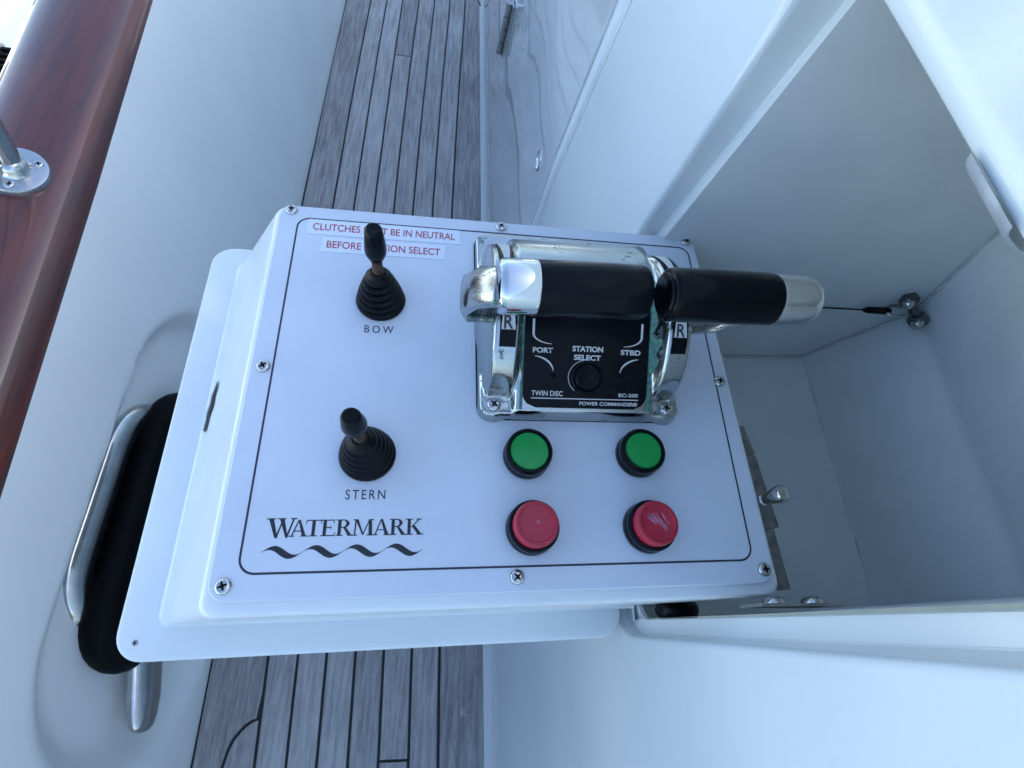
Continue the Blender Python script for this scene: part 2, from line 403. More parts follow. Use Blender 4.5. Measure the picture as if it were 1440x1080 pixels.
mb.build('shade_liner', M_dark, hf, origin=off).location = (0, 0, 0)  # closed and coloured black to stand in for the deep shade inside the hole
# black chafe sleeve: a fat loop of hose lying in the fairlead
ch = thing('chafe_hose', 'thick black rubber hose looped through the steel fairlead', 'hose', off)
mb = MB(); pts = []
sp = stadium(103, -370, 139, 41, 14)
NN = len(sp)
for k in range(NN + 1):
    y, z = sp[k % NN]; p = dish_pt(HY, HZ) + Vector((bx(z) + 14, y - HY, z - HZ)); pts.append(tuple(p))
mb.tube(pts, 20.5, 24); mb.build('loop', M_hose, ch, origin=off).location = (0, 0, 0)
# horn of the mooring cleat, just below and aft of the hose
cl = thing('mooring_cleat', 'polished steel cleat horn pointing aft under the corner of the folded lid', 'cleat', tuple(dish_pt(-60, -408)))
o2 = tuple(dish_pt(-60, -408))
mb = MB(); loops = []
for t, w, h in ((40, 31, 12), (10, 30, 13), (-20, 28, 13), (-38, 25, 11), (-48, 21, 9), (-53, 15, 6), (-55, 6, 2)):
    y = -60 + t; c = dish_pt(-60, -408) + Vector((14 + (20 - t) * .16, t, -(20 - t) * .12))
    loops.append([tuple(c + Vector((h * sin(a) * (1.15 if sin(a) > 0 else .8), 0, w * (abs(cos(a)) ** .8) * (1 if cos(a) > 0 else -1)))) for a in [2 * pi * k / 28 for k in range(28)]])
mb.loft(loops); mb.build('horn', M_steel, cl, origin=o2).location = (0, 0, 0)
mb = MB(); p = dish_pt(-30, -408); mb.tube([tuple(p + Vector((-6, 0, 0))), tuple(p + Vector((14, 0, 0)))], 14, 20); mb.build('post', M_steel, cl, origin=o2).location = (0, 0, 0)

# ------------------------------------------------------------------ varnished cap rail
rl = thing('cap_rail', 'dark red varnished wooden cap rail running along the top of the bulwark', 'rail', (-290, 300, -130))
mb = MB(); loops = []
W2 = 106
def rail_loop(y, grow=0):
    xi, zi = rail_in(y); out = []
    prof = []
    for k in range(33):                      # domed top from the inner to the outer edge, steeper on the inner side
        a = pi * k / 32
        px = (1 - cos(a)) / 2 * W2; hz = 34 * (sin(a) ** .62) - 8
        prof.append((px, hz + 4 * (px / W2)))
    for q in ((W2 - 4, -18), (W2 - 14, -24), (14, -24), (3, -18)): prof.append(q)
    return [(xi + 2 - px, y, zi + hz) for px, hz in prof]
for i in range(56): loops.append(rail_loop(-420 + i * 36))
mb.loft(loops); mb.build('handrail', M_mahog, rl, origin=(-290, 300, -130)).location = (0, 0, 0)
mb = MB(); mb.tube([(rail_in(y)[0] - W2 - 3, y, rail_in(y)[1] - 2) for y in range(-420, 1600, 100)], 5, 10)
mb.build('rubbing_strip', M_steel_dull, rl, origin=(-290, 300, -130)).location = (0, 0, 0)

# ------------------------------------------------------------------ stanchion on the rail
sc_ = Vector((-284, 361, -98)); tilt = Matrix.Rotation(radians(12), 3, 'Y') @ Matrix.Rotation(radians(4), 3, 'X')
st = thing('stanchion', 'stainless steel stanchion on a round flange screwed to the varnished rail', 'stanchion', sc_)
mb = MB(); mb.lathe((0, 0, 0), tilt @ Vector((0, 0, 1)), [(25, -14), (25, .5), (24.2, 2.2), (21, 3.2), (13, 3.8), (11.5, 5.5), (10.5, 9), (8, 13), (3, 16)], 48); mb.build('flange', M_steel, st)
dirn = Vector((.10, .14, 1)).normalized()
mb = MB(); mb.tube([(0, 0, 0), tuple(dirn * 25), tuple(dirn * 600)], 9, 24); mb.build('post', M_steel, st)
mb = MB(); mb.tube([(-6, -7, 0), (-17, -16, 40), (-60, -60, 420)], 5, 16); mb.build('brace', M_steel, st)
for a in (35, 155, 275):
    v = tilt @ Vector((18 * cos(radians(a)), 18 * sin(radians(a)), 3)); screw(st, v, 3.8, 1.8, a, tilt)
# dark bedding under the flange
mb = MB(); mb.lathe(tilt @ Vector((0, 0, -5)), tilt @ Vector((0, 0, 1)), [(26.5, -22), (26.5, -3)], 40); mb.build('bedding', M_rubber, st)

# ------------------------------------------------------------------ cabin side
def wx(y, z): return 208 - .02 * (y + 35) + .08 * (z + 540)
cab = thing('cabin_side', 'glossy white cabin side with an open locker and a flush hatch door', 'cabin side', (208, 0, ZD))
O = (208, 0, ZD)
def cpart(mb, name, m, parent=None, **k):
    o = mb.build(name, m, parent or cab, origin=O, **k); o.location = (0, 0, 0)
    return o
OY0, OY1, OZ0, OZ1 = -25.5, 249, -86, 219
YA, YB, ZT = -1400, 2700, 430
mb = MB()
# wall round the opening: rounded-rectangle rings growing from the rim
def rr_yz(y0, y1, z0, z1, r, n=8): return [(p[0], p[1]) for p in rrect(y0, y1, z0, z1, r, 0, n)]
rings = []
def shr(y, z, k): return y - k * (z + 70) * max(0, min(1, (60 - y) / 70))   # the aft edge of the opening is not quite plumb
for g, dx in ((0, 4), (.7, 1.6), (2, .5), (4.5, 0), (12, 0)):
    rings.append([(wx(y, z) + dx, shr(y, z, .037), z) for y, z in rr_yz(OY0 - g, OY1 + g, OZ0 - g, OZ1 + g, 22 + g)])
def dsh(v): return (v[0], v[1] - .06 * v[2] * max(0, 1 - abs(v[1] - DY0) / 56), v[2])
DY0 = 459
outer = [(wx(y, z), y, z) for y, z in rr_yz(-150, 400, -99, 300, .5)]
rings.append(outer)
mb.loft(rings, False, False)
def sheet(y0, y1, z0, z1, ny, nz, fx):
    v = []; f = []
    for i in range(ny + 1):
        for j in range(nz + 1):
            y = y0 + (y1 - y0) * i / ny; z = z0 + (z1 - z0) * j / nz; v.append((fx(y, z), y, z))
    for i in range(ny):
        for j in range(nz):
            a = i * (nz + 1) + j; f.append((a, a + nz + 1, a + nz + 2, a + 1))
    mb.add(v, f)
DY0, DY1, DZ0, DZ1 = 459, 2700, ZD - 4.9, 300          # hatch door outline (aft edge is the seam in view)
sheet(YA, -150, -99, 430, 6, 6, wx); sheet(-150, 400, 300, 430, 6, 4, wx)
sheet(400, DY0, -99, 430, 2, 6, wx); sheet(DY0, DY1, DZ1, 430, 4, 4, wx)
def lowx(y, z): return wx(y, z) + 5 * sst(-99, -250, z) - 10 * max(0, 1 - (z - ZD) / 26) ** 2 - 5 * sst(-330, -520, z)
sheet(YA, DY0, ZD - 5, -99, 16, 60, lowx);
mb.v = [dsh(v) for v in mb.v]; cpart(mb, 'outer_wall', M_wall)
mb = MB(); mb.add([(wx(YA, ZT), YA, ZT), (wx(YB, ZT), YB, ZT), (wx(YB, ZT) + 900, YB, ZT + 30), (wx(YA, ZT) + 900, YA, ZT + 30)], [(0, 1, 2, 3)])
cpart(mb, 'coachroof', M_gel)
# rebate, ledge and locker lining
def led(z): return max(10, 13 + .085 * (z - 34))
def ring_x(y0, y1, z0, z1, r, dx, k, e=None): return [(wx(y, z) + (dx if e is None else led(z) + e), shr(y, z, k), z) for y, z in rr_yz(y0, y1, z0, z1, r)]
IN = (-15.5, 240.5, -72, 209, 13)
mb = MB(); mb.loft([ring_x(OY0, OY1, OZ0, OZ1, 22, 4, .037), ring_x(OY0, OY1, OZ0, OZ1, 22, 0, .025, -1.2)], False, False)
cpart(mb, 'opening_reveal', M_gel_in)
mb = MB(); mb.loft([ring_x(OY0, OY1, OZ0, OZ1, 22, 0, .025, -1.2), ring_x(OY0 + .8, OY1 - .8, OZ0 + .8, OZ1 - .8, 21.4, 0, .024, 0),
         ring_x(IN[0] - .8, IN[1] + .8, IN[2] - .8, IN[3] + .8, 13.5, 0, .016, 0), ring_x(*IN, 0, .016, 1), ring_x(*IN, 0, .016, 4)], False, False)
cpart(mb, 'opening_ledge', M_gel)
# interior box: profile of floor, kinked back wall and ceiling in x,z, lofted between the aft and forward walls
prof_a = [(252, -71), (262, -125), (300, -131), (404, -128), (483, -119), (487, -117), (489, -113), (531.5, -30), (534, -25), (534, -20), (510, 60), (500, 100), (478, 214), (286, 209)]
def prof(y, ya): return [(x, y, z) for x, z in prof_a]
mb = MB(); mb.loft([prof(-17, 0), prof(-3.5, 0), prof(0, 0), prof(234, 0), prof(238, 0), prof(239, 0)], False, False, closed=False)
n_ = len(prof_a)
fwd = MB(); fwd.add(prof(239, 0), [tuple(range(n_))])
cpart(mb, 'locker_lining', M_gel_in, angle=70)
for a_, b_ in (((404, 237.5, -126.5), (486, 237.5, -116.5)), ((486, 237.5, -116), (533, 237.5, -25)), ((533, 237.5, -25), (505, 237.5, 80)), ((488, 236, -117), (488, -3, -117))):
    mb = MB(); pa, pb = Vector(a_), Vector(b_); pts = []; rr_ = []
    for k in range(25):
        pts.append(tuple(pa.lerp(pb, k / 24))); rr_.append(1.1 + .9 * noise.noise(Vector((k * .7, a_[0], 3))))
    mb.tube(pts, rr_, 8); cpart(mb, 'sealant_bead', M_bead)
cpart(fwd, 'locker_forward_wall', M_gel_in)
aft = MB(); aft.add([(p[0], (-15.3 - .016 * (p[2] + 70)) * (1 - min(1, max(0, (p[0] - 266) / 219))) - 4.5 * min(1, max(0, (p[0] - 266) / 219)), p[2]) for p in prof(0, 0)], [tuple(range(n_))])
cpart(aft, 'locker_aft_wall', M_gel_in)
# close the shell round the lining so no light leaks
mb = MB(); mb.box((300 + 340, 110, 60), (20, 700, 900)); cpart(mb, 'inner_bulkhead', M_gel_in, smooth=False)
# fitting on the aft wall of the locker: thin plate on edge with two domed screws
fit = MB(); fit.box((300, -12.0, 34), (47, 1.6, 22)); fo = cpart(fit, 'keeper_plate', M_steel_dull, smooth=False)
for x in (289, 312):
    mb = MB(); mb.lathe((x, -11.2, 36), (0, 1, 0), [(6.2, 0), (6.2, 1), (5.2, 2.6), (3.2, 3.6), (.2, 4)], 24); mb.build('screw', M_steel, fo, origin=O).location = (0, 0, 0)
mb = MB(); mb.lathe((277, -9, -55), (.1, .9, .6), [(14, -6), (14, 3), (13, 5), (11.5, 6), (.2, 6)], 32); cpart(mb, 'rubber_bumper', M_rubber)
# strike plate folded over the top edge of the opening
mb = MB(); Y0, Y1 = 78, 108
mb.loft([[(266, Y0 + 1, 221), (266, Y1, 221)], [(268, Y0, 217), (268, Y1, 217)], [(273, Y0 - 1, 213.5), (273, Y1, 213.5)], [(282, Y0, 206), (282, Y1 - 2, 206)], [(292, Y0 + 3, 203), (292, Y1 - 8, 203)]], False, False, closed=False)
# ------------------------------------------------------------------ hatch door on the cabin side
dr = MB(); rings = []
def dring(g, dx, r): return [(wx(y, z) + dx + (5 * sst(-99, -250, z) - 5 * sst(-330, -520, z)), y, z) for y, z in rr_yz(DY0 + 3 + g, DY1 - 3 - g, DZ0 + 3 + g, DZ1 - 3 - g, r)]
# built as a fine sheet with a raised rim line
nz = 80; v = []; f = []
ysd = [0, .8, 1.6, 3, 6, 10, 14, 18, 20, 22, 24, 26, 28, 30, 32, 34, 36, 40, 46, 54] + [54 + 45 * k for k in range(1, 50)]; ny = len(ysd) - 1
for i in range(ny + 1):
    for j in range(nz + 1):
        y = DY0 + 1.5 + ysd[i]; z = DZ0 + 3 + (DZ1 - DZ0 - 6) * j / nz
        e = min(y - DY0 - 1.5, z - DZ0 + 60, DZ1 - 3 - z)
        v.append((wx(y, z) + 5 * sst(-99, -250, z) - 5 * sst(-330, -520, z) + (5 if e < .01 else 0) - 2.2 * math.exp(-((e - 22) / 4) ** 2) - (1.4 * sst(30, 40, e)) * -1 - 10 * max(0, 1 - (z - ZD) / 26) ** 2, y, z))
for i in range(ny):
    for j in range(nz):
        a = i * (nz + 1) + j; f.append((a, a + nz + 1, a + nz + 2, a + 1))
v = [dsh(p) for p in v]; dr.add(v, f); door = cpart(dr, 'hatch_door', M_gel_wall)
for z0, z1, y0, y1 in ((DZ0, DZ1, DY0 - .5, DY0 + 2.6),):
    mb = MB(); n = 24; lp = []           # sealant in the seam
    for k in range(n + 1):
        t = k / n; z = z0 + (z1 - z0) * t
        lp.append([(wx(y0, z) + 1.6 + 5 * sst(-99, -250, z), y0, z), (wx(y1, z) + 1.6 + 5 * sst(-99, -250, z), y1, z)])
    mb.loft(lp, False, False, closed=False)
    mb.v = [dsh(v) for v in mb.v]; cpart(mb, 'door_seal', M_seal)
# butt hinge with knuckles on the door
def dx_(y, z): return wx(y, z) + 5 * sst(-99, -250, z) - 1
hmb = MB()
hz0, hz1, hy = -362, -262, 1078
hl = cpart((lambda m: (m.box((dx_(hy, -312) - 1.2, hy, -312), (2.2, 34, 100), Matrix.Rotation(radians(4.6), 3, 'Y')), m)[1])(MB()), 'hinge', M_steel, door, smooth=False)
for k in range(4):
    mb = MB(); a = hz0 + k * 25 + .6; b = a + 23.6
    mb.tube([(dx_(hy, a) - 7, hy - 2, a), (dx_(hy, b) - 7, hy - 2, b)], 6.5, 18); o = mb.build('knuckle', M_steel_dull, hl, origin=O); o.location = (0, 0, 0)
# round flush latch
mb = MB(); bx0 = wx(571, -191) + 5
ax = Vector((-1, 0, .08)); mb.lathe((bx0, 571, -191), ax, [(15, -5), (15, .3), (13.8, 1.4), (11.5, 1.5), (10.5, .2), (9.5, -1.5), (.2, -1.5)], 36); cpart(mb, 'flush_latch', M_chrome, door)
# chrome strike plate
mb = MB()
def sp_loop(t):
    # from the outer wall edge, over the lip, hanging into the opening
    x, z = t
    return [(x, Y, z) for Y in (Y0, Y1)]
vv = []; thick = 1.6
path = [(263.0, 221.5), (264.4, 219.4), (266.2, 217.8), (274, 214.0), (282, 210.5), (290, 207)]
for s_ in (0, 1):
    for i, (x, z) in enumerate(path):
        c = 7 if i == len(path) - 1 else (2 if i == len(path) - 2 else 0)
        vv.append((x + s_ * .5, Y0 + 1 + c, z - s_ * thick)); vv.append((x + s_ * .5, Y1 + 1 - c, z - s_ * thick))
n2 = len(path); fs = []
for s_ in (0, 1):
    for i in range(n2 - 1):
        a = s_ * 2 * n2 + 2 * i; fs.append((a, a + 1, a + 3, a + 2))
for i in range(n2 - 1):
    fs.append((2 * i, 2 * i + 2, 2 * n2 + 2 * i + 2, 2 * n2 + 2 * i)); fs.append((2 * i + 1, 2 * i + 3, 2 * n2 + 2 * i + 3, 2 * n2 + 2 * i + 1))
fs.append((0, 1, 2 * n2 + 1, 2 * n2)); fs.append((2 * n2 - 2, 2 * n2 - 1, 4 * n2 - 1, 4 * n2 - 2))
mb.add(vv, fs); cpart(mb, 'strike_plate', M_alu, angle=60)

# ------------------------------------------------------------------ lid stay cable and its eye
a0 = Vector((511, 228, -12)); a1 = Vector((247, 262, -74))
sc = thing('lid_stay', 'thin wire stay from the folded lid to a shackle in the locker corner', 'cable', a0)
def spart(mb, name, m): o = mb.build(name, m, sc, origin=tuple(a0)); o.location = (0, 0, 0); return o
d = (a1 - a0).normalized()
mb = MB(); mb.tube([tuple(a0 + d * 24), tuple(a1)], .75, 8); spart(mb, 'wire', M_rubber)
mb = MB(); mb.tube([tuple(a0 + d * 14), tuple(a0 + d * 17), tuple(a0 + d * 33), tuple(a0 + d * 37)], [2, 3.4, 3.0, 1.4], 12); spart(mb, 'swaged_end', M_rubber)
mb = MB(); pts = []
for k in range(13):
    a = -pi * .75 + 1.5 * pi * k / 12; pts.append(tuple(a0 + d * (10 + 8 * cos(a)) + Vector((0, 0, 1)).cross(d) * 6 * sin(a)))
mb.tube(pts, 1.7, 10); spart(mb, 'shackle', M_steel_dull)
ep = thing('eye_plate', 'small eye plate held by two domed nuts in the locker corner', 'eye plate', (515, 229, -10))
for q, s_ in (((509, 236, -5), .9), ((521, 222, -14), .95)):
    mb = MB(); mb.lathe((q[0] - 515, q[1] - 229, q[2] + 10), (-.55, -.8, .15), [(8.5 * s_, -3), (8.5 * s_, 2), (7.2 * s_, 6), (4.5 * s_, 9), (.3, 10)], 6, ); mb.build('domed_nut', M_iron, ep, angle=20)
    mb = MB(); mb.lathe((q[0] - 515, q[1] - 229, q[2] + 10), (-.55, -.8, .15), [(6 * s_, 2), (5.6 * s_, 7), (3.6 * s_, 10.5), (.3, 12)], 20); mb.build('nut_dome', M_steel, ep)
mb = MB(); mb.tube([(-6, 6, 5), (0, -1, 0), (6, -7, -4)], 4, 12); mb.build('plate', M_iron, ep)

# ------------------------------------------------------------------ the folded-down control station: lid, housing, panel
FR = STATION; BZ = 135
bxo = thing('control_station', 'white fold-down locker lid carrying the raised control panel box', 'control panel', P2B(0, 0, -BZ), DL)
BO = (0, 0, -BZ)
def bpart(mb, name, m, parent=None, **k):
    o = mb.build(name, m, parent or bxo, origin=BO, **k); o.location = (0, 0, 0); return o
mb = MB()                                    # lid plate (boat-parallel in the photo, here in station axes)
lx0, lx1, ly0, ly1 = -102.7, 260, -35.5, 319; lz = -121.3
mb.loft([rrect(lx0 + g, lx1 - g, ly0 + g, ly1 - g, 19 - g, lz + z) for g, z in ((3, -13.5), (.8, -12.4), (0, -10.5), (0, -2.8), (.4, -1.4), (1.2, -.5), (3, 0))])
bpart(mb, 'lid_plate', M_gel)
mb = MB()                                    # moulded housing with a drafted left side
def hl_(z, g=0):
    t = (z - lz) / (-3 - lz)
    lp = rrect(-76 + 65 * t + g, 304 + 19 * t - g, -12.8 - 2.7 * t + g, 267.5 - g, 9, z, 8)
    return [(x, y + (33 * (1 - t) * max(0, 1 - (x + 76) / 300) if y > 130 else 0), z) for x, y, z in lp]
mb.loft([hl_(lz - .2, -2.2), hl_(lz + .8, -.9), hl_(lz + 2.4, -.2), hl_(lz + 4), hl_(-7.5), hl_(-4.8, .5), hl_(-3.4, 1.7), hl_(-3, 3.5)])
bpart(mb, 'housing', M_gel)
# split finger notch in the left side of the housing
def side_x(z): return -76 + 65 * (z - lz) / (-3 - lz)
mb = MB(); pts = []
for k in range(15):
    t = k / 14; y = 124 + 40 * t; w = .7 + (7.5 + 2.2 * sin(17 * t)) * sin(pi * min(1, t * .93 + .02)) ** .6; zc = -106 + 9 * sst(.5, 1, t) - 2 * sin(9 * t)
    pts.append((y, zc, w))
mb.loft([[(side_x(zc - w) - .9, y, zc - w + .5), (side_x(zc + w) - .9, y, zc + w + .5)] for y, zc, w in pts], False, False, closed=False)
bpart(mb, 'split', M_gap)
mb = MB()
mb.loft([[(side_x(zc - w) + 1, y, zc - w), (side_x(zc - w) - 2.2, y, zc - w - .2), (side_x(zc - w - 3) - 2.0, y, zc - w - 2.6), (side_x(zc - w - 6) + 1, y, zc - w - 6)] for y, zc, w in pts[2:-2]])
bpart(mb, 'chipped_edge', M_gel)
# panel
px0, px1, py0, py1 = -8, 318.5, -8, 264.5
mb = MB(); mb.loft([rrect(px0, px1, py0, py1, 10, -3), rrect(px0, px1, py0, py1, 10, -.7), rrect(px0 + .7, px1 - .7, py0 + .7, py1 - .7, 9.5, 0)])
bpart(mb, 'face_panel', M_panel)
# border pinstripe
mb = MB(); outr = rrect(5, 312.5, 5.2, 253.6, 9, .12); inr = rrect(6.2, 311.3, 6.4, 252.4, 7.8, .12)
outr = [(x - (6 * (1 - (y - 5) / 248) if x > 200 else 0), y, z) for x, y, z in outr]; inr = [(x - (6 * (1 - (y - 5) / 248) if x > 200 else 0), y, z) for x, y, z in inr]
mb.loft([outr, inr], False, False); bpart(mb, 'pinstripe', M_ink)
I4 = Matrix.Identity(4)
def T(x, y, z=0, rz=0): return Matrix.Translation((x, y, z + BZ)) @ Matrix.Rotation(rz, 4, 'Z')
for (x, y), ro in zip([(0, 259.4), (155.9, 259.4), (311.8, 259.4), (311.8, 129.7), (311.8, 0), (155.9, 0), (0, 0), (0, 129.7)], (.2, .9, .5, 1.2, .1, .75, .35, .6)):
    r = 4.3
    screw(bxo, (x, y, BZ), r, 2.4, ro)
screw(bxo, (-89, -23.5, BZ - 121.4), 2.1, .6, .4, m=M_steel_dull)
# stick-on labels
for x0, x1, y0, y1, s_, hh in ((12.8, 123.5, 238.8, 252.3, 'CLUTCHES MUST BE IN NEUTRAL', 6.4), (24, 112.5, 223.3, 236.6, 'BEFORE STATION SELECT', 6.4)):
    mb = MB(); mb.loft([rrect(x0, x1, y0, y1, .6, .05, 3), rrect(x0, x1, y0, y1, .6, .45, 3)]); lb = bpart(mb, 'tape_label', M_tape)
    t = text('lettering', s_, hh, M_red, lb, T((x0 + x1) / 2, (y0 + y1) / 2), .6, bold=.006)
    xs = [v.co.x for v in t.data.vertices]; w = (max(xs) - min(xs)) / S; k = (x1 - x0 - 7.5) / w; cx = (x0 + x1) / 2 * S
    for v in t.data.vertices: v.co.x = cx + (v.co.x - cx) * k
text('lettering', 'BOW', 5.7, M_ink, bxo, T(68.8, 160.6), .15, space=1.45, width=.84)
text('lettering', 'STERN', 5.6, M_ink, bxo, T(68.3, 48), .15, space=1.3, width=.82)

# serif word WATERMARK drawn from strokes, unit = cap height
def glyph_polys(ch):
    t = .17; h = .055; sf = .06                  # thick stem, hairline, serif height
    def stem(x, y0=0, y1=1, w=t): return [(x, y0), (x + w, y0), (x + w, y1), (x, y1)]
    def ser(x0, x1, y): return [(x0, y), (x1, y), (x1, y + sf), (x0, y + sf)]
    def arc(cx, cy, rx, ry, tw, th, a0=-90, a1=90, n=12):
        o = []; i = []
        for k in range(n + 1):
            a = radians(a0 + (a1 - a0) * k / n); o.append((cx + rx * cos(a), cy + ry * sin(a))); i.append((cx + (rx - tw) * cos(a), cy + (ry - th) * sin(a)))
        return [[o[k], o[k + 1], i[k + 1], i[k]] for k in range(n)]
    if ch == 'W':
        return [[(.06, 1), (.27, 1), (.53, 0), (.46, 0), (.40, 0)], [(.72, 1), (.66, 1), (.42, .0), (.5, 0)],
                [(.52, 1), (.72, 1), (.96, 0), (.86, 0)], [(1.17, 1), (1.10, 1), (.86, 0), (.94, 0)],
                ser(-.02, .36, .95), ser(.44, .80, .95), ser(1.0, 1.26, .95)], 1.22
    if ch == 'A':
        return [[(.36, 1), (.47, 1), (.82, 0), (.62, 0)], [(.36, 1), (.43, 1), (.13, 0), (.06, 0)], [(.2, .3), (.62, .3), (.62, .36), (.2, .36)],
                ser(-.04, .24, 0), ser(.54, .92, 0)], .86
    if ch == 'T':
        return [stem(.31), ser(.02, .78, .94), ser(.2, .6, 0), [(.02, .94), (.07, .94), (.03, .74), (.0, .74)], [(.73, .94), (.78, .94), (.8, .74), (.77, .74)]], .76
    if ch == 'E':
        return [stem(.1), ser(0, .66, .94), ser(0, .70, 0), [(.2, .49), (.52, .49), (.52, .55), (.2, .55)], [(.61, .94), (.66, .94), (.67, .76), (.64, .76)], [(.65, .06), (.70, .06), (.74, .25), (.71, .25)], [(.49, .42), (.52, .42), (.52, .62), (.49, .62)]], .74
    if ch == 'R':
        return [stem(.1), ser(0, .38, 0), ser(0, .40, .94)] + arc(.38, .745, .30, .255, t, sf) + [[(.26, .49), (.4, .49), (.4, .55), (.26, .55)], [(.38, .5), (.5, .53), (.86, .0), (.64, 0)], ser(.6, .94, 0)], .84
    if ch == 'M':
        return [[(.12, 1), (.20, 1), (.16, 0), (.09, 0)], [(.12, 1), (.28, 1), (.60, .04), (.52, .04)], [(.90, 1), (.84, 1), (.52, .04), (.58, .04)], [(.82, 1), (.98, 1), (1.04, 0), (.85, 0)],
                ser(0, .27, 0), ser(.75, 1.14, 0), ser(.02, .28, .94), ser(.84, 1.08, .94)], 1.12
    if ch == 'K':
        return [stem(.1), ser(0, .38, 0), ser(0, .38, .94), [(.26, .46), (.33, .46), (.76, .96), (.67, .96)], [(.34, .52), (.46, .62), (.88, 0), (.66, 0)], ser(.58, .96, 0), ser(.56, .86, .94)], .92
mb = MB(); x = 0; word = 'WATERMARK'; adv = []
for i, ch in enumerate(word):
    ps, w = glyph_polys(ch); sc2 = 1.17 if i == 0 else 1.0
    kern = {('W', 'A'): -.2, ('A', 'T'): -.10, ('M', 'A'): -.04, ('A', 'R'): -.02}.get((ch, word[i + 1] if i < 8 else ''), .01)
    for q, p in enumerate(ps):
        zz = .12 + .004 * q + .03 * (i % 2)
        mb.add([((x + a * sc2), b * sc2 + (-.06 if i == 0 else 0), zz) for a, b in p], [tuple(range(len(p)))])
    x += (w + kern) * sc2
W_ = x; H_ = 9.1; wid = 85.5
mb.v = [(16.5 + a / W_ * wid, 24.7 + b * H_, c) for a, b, c in mb.v]
bpart(mb, 'logo_lettering', M_ink2, smooth=False)
# wave emblem below the word: four linked crescents
mb = MB(); n = 80; up = []; lo = []
for k in range(n + 1):
    t = k / n; ph = t * 4
    yc = 16.5 + 2.2 * sin(2 * pi * ph); th = .2 + 3.6 * ((1 - cos(2 * pi * ph)) / 2) ** 1.1
    fr = ph % 1
    xx = 15.6 + 86.4 * t
    up.append((xx, yc + th * .55, .13)); lo.append((xx, yc - th * .55, .13))
mb.loft([up, lo], False, False, closed=False); bpart(mb, 'wave_emblem', M_ink2, smooth=False)
# spring latch on the right edge of the housing
lt = MB()
for x0, y0, x1, y1, w in ((323.5, 98, 327, 76, 8), (325.5, 76, 329.5, 26, 11), (326, 26, 327, -12, 9.5)):
    a = math.atan2(y1 - y0, x1 - x0); L_ = hypot(x1 - x0, y1 - y0)
    lt.box(((x0 + x1) / 2, (y0 + y1) / 2, -10), (L_ - .6, w, 6), Matrix.Rotation(a, 3, 'Z'))
lo_ = bpart(lt, 'sliding_bolt', M_bolt, smooth=False)
mb = MB(); mb.lathe((328.5, 44.5, -8), (.18, .05, 1), [(4, -2), (4, 1), (3, 2), (3, 5), (4.4, 8), (5.6, 14), (5.9, 17), (5.2, 19), (3.5, 20.2), (.2, 20.6)], 28); bpart(mb, 'bolt_knob', M_steel, lo_)

# ------------------------------------------------------------------ joysticks
def joystick(x, y, label, lean, Hn, knob_h):
    j = thing('thruster_joystick', label, 'joystick', P2B(x, y, 0), DL, 'thruster joysticks on the panel')
    mb = MB(); ht = 33; prof_ = [(16.2, .1), (16.8, 2), (16.2, 4)]
    nr = 5
    for k in range(nr):
        t = k / nr; r0 = 15.4 - 8.6 * t ** 1.15; h0 = 4.5 + (ht - 8) * t; st_ = (ht - 8) / nr
        prof_ += [(r0 - 3.6, h0), (r0 - 3.7, h0 + st_ * .14), (r0 - .5, h0 + st_ * .40), (r0 + .1, h0 + st_ * .62), (r0 - .7, h0 + st_ * .86)]
    prof_ += [(6.0, ht - 3), (5.4, ht), (4.2, ht + 1)]
    n = 40; loops = []
    ax = Vector((lean[0], lean[1], 1))
    for r, h in prof_:
        c = ax * h * (h / ht) ** .3; c.z = h
        loops.append([(c.x + r * cos(2 * pi * k / n), c.y + r * sin(2 * pi * k / n), c.z) for k in range(n)])
    mb.loft(loops); mb.build('rubber_boot', M_rubber, j, angle=70)
    a = ax.normalized()
    mb = MB(); mb.tube([tuple(a * (ht - 4)), tuple(a * (Hn + 6))], [3.6, 3.2], 16); mb.build('stem', M_rust, j)
    mb = MB(); mb.lathe(tuple(a * Hn), tuple(a), [(3.8, 0), (4.6, .8), (6.4, 6), (6.7, 9), (6.3, knob_h * .55), (5.2, knob_h - 2), (4.7, knob_h - .6), (3.9, knob_h), (.2, knob_h - .6)], 28)
    mb.build('knob', M_plastic, j)
    return j
joystick(68.7, 183.5, 'black joystick with ribbed rubber boot above the word BOW', (.0, .0), 46, 27)
joystick(67.9, 72, 'black joystick with ribbed rubber boot above the word STERN', (-.045, -.02), 45, 21)

# ------------------------------------------------------------------ push buttons
def button(x, y, name, label, capm, kind):
    b = thing('push_button', label, 'button', P2B(x, y, 0), DL, 'round push buttons on the panel')
    if kind == 'flush':
        mb = MB(); mb.lathe((0, 0, 0), (0, 0, 1), [(14.9, .1), (15.2, 1), (15, 4), (14.4, 4.4), (14.6, 5), (14.9, 6), (14.7, 11.2), (13.9, 12.6), (12.9, 12.8), (12.3, 11.6), (12.2, 8)], 48, cap1=False); mb.build('bezel', M_plastic, b)
        mb = MB(); mb.lathe((0, 0, 0), (0, 0, 1), [(12.1, 8), (12.1, 11), (11.6, 11.6), (6, 11.9), (.2, 12)], 48, cap0=False); mb.build('cap', capm, b)
    else:
        mb = MB(); mb.lathe((0, 0, 0), (0, 0, 1), [(15.2, .1), (15.6, 1), (15.3, 4), (14.7, 4.4), (15.2, 5.2), (15.3, 9.5), (14.8, 10.8), (13.6, 11.2), (13.2, 10)], 48, cap1=False); mb.build('bezel', M_plastic, b)
        mb = MB(); mb.lathe((0, 0, 0), (0, 0, 1), [(13.0, 9), (13.2, 16), (12.9, 17.3), (12.1, 18), (10.9, 18.1), (10.6, 17.5), (10.3, 17.4), (5, 17.5), (.2, 17.5)], 48, cap0=False); mb.build('cap', capm, b)
    return b
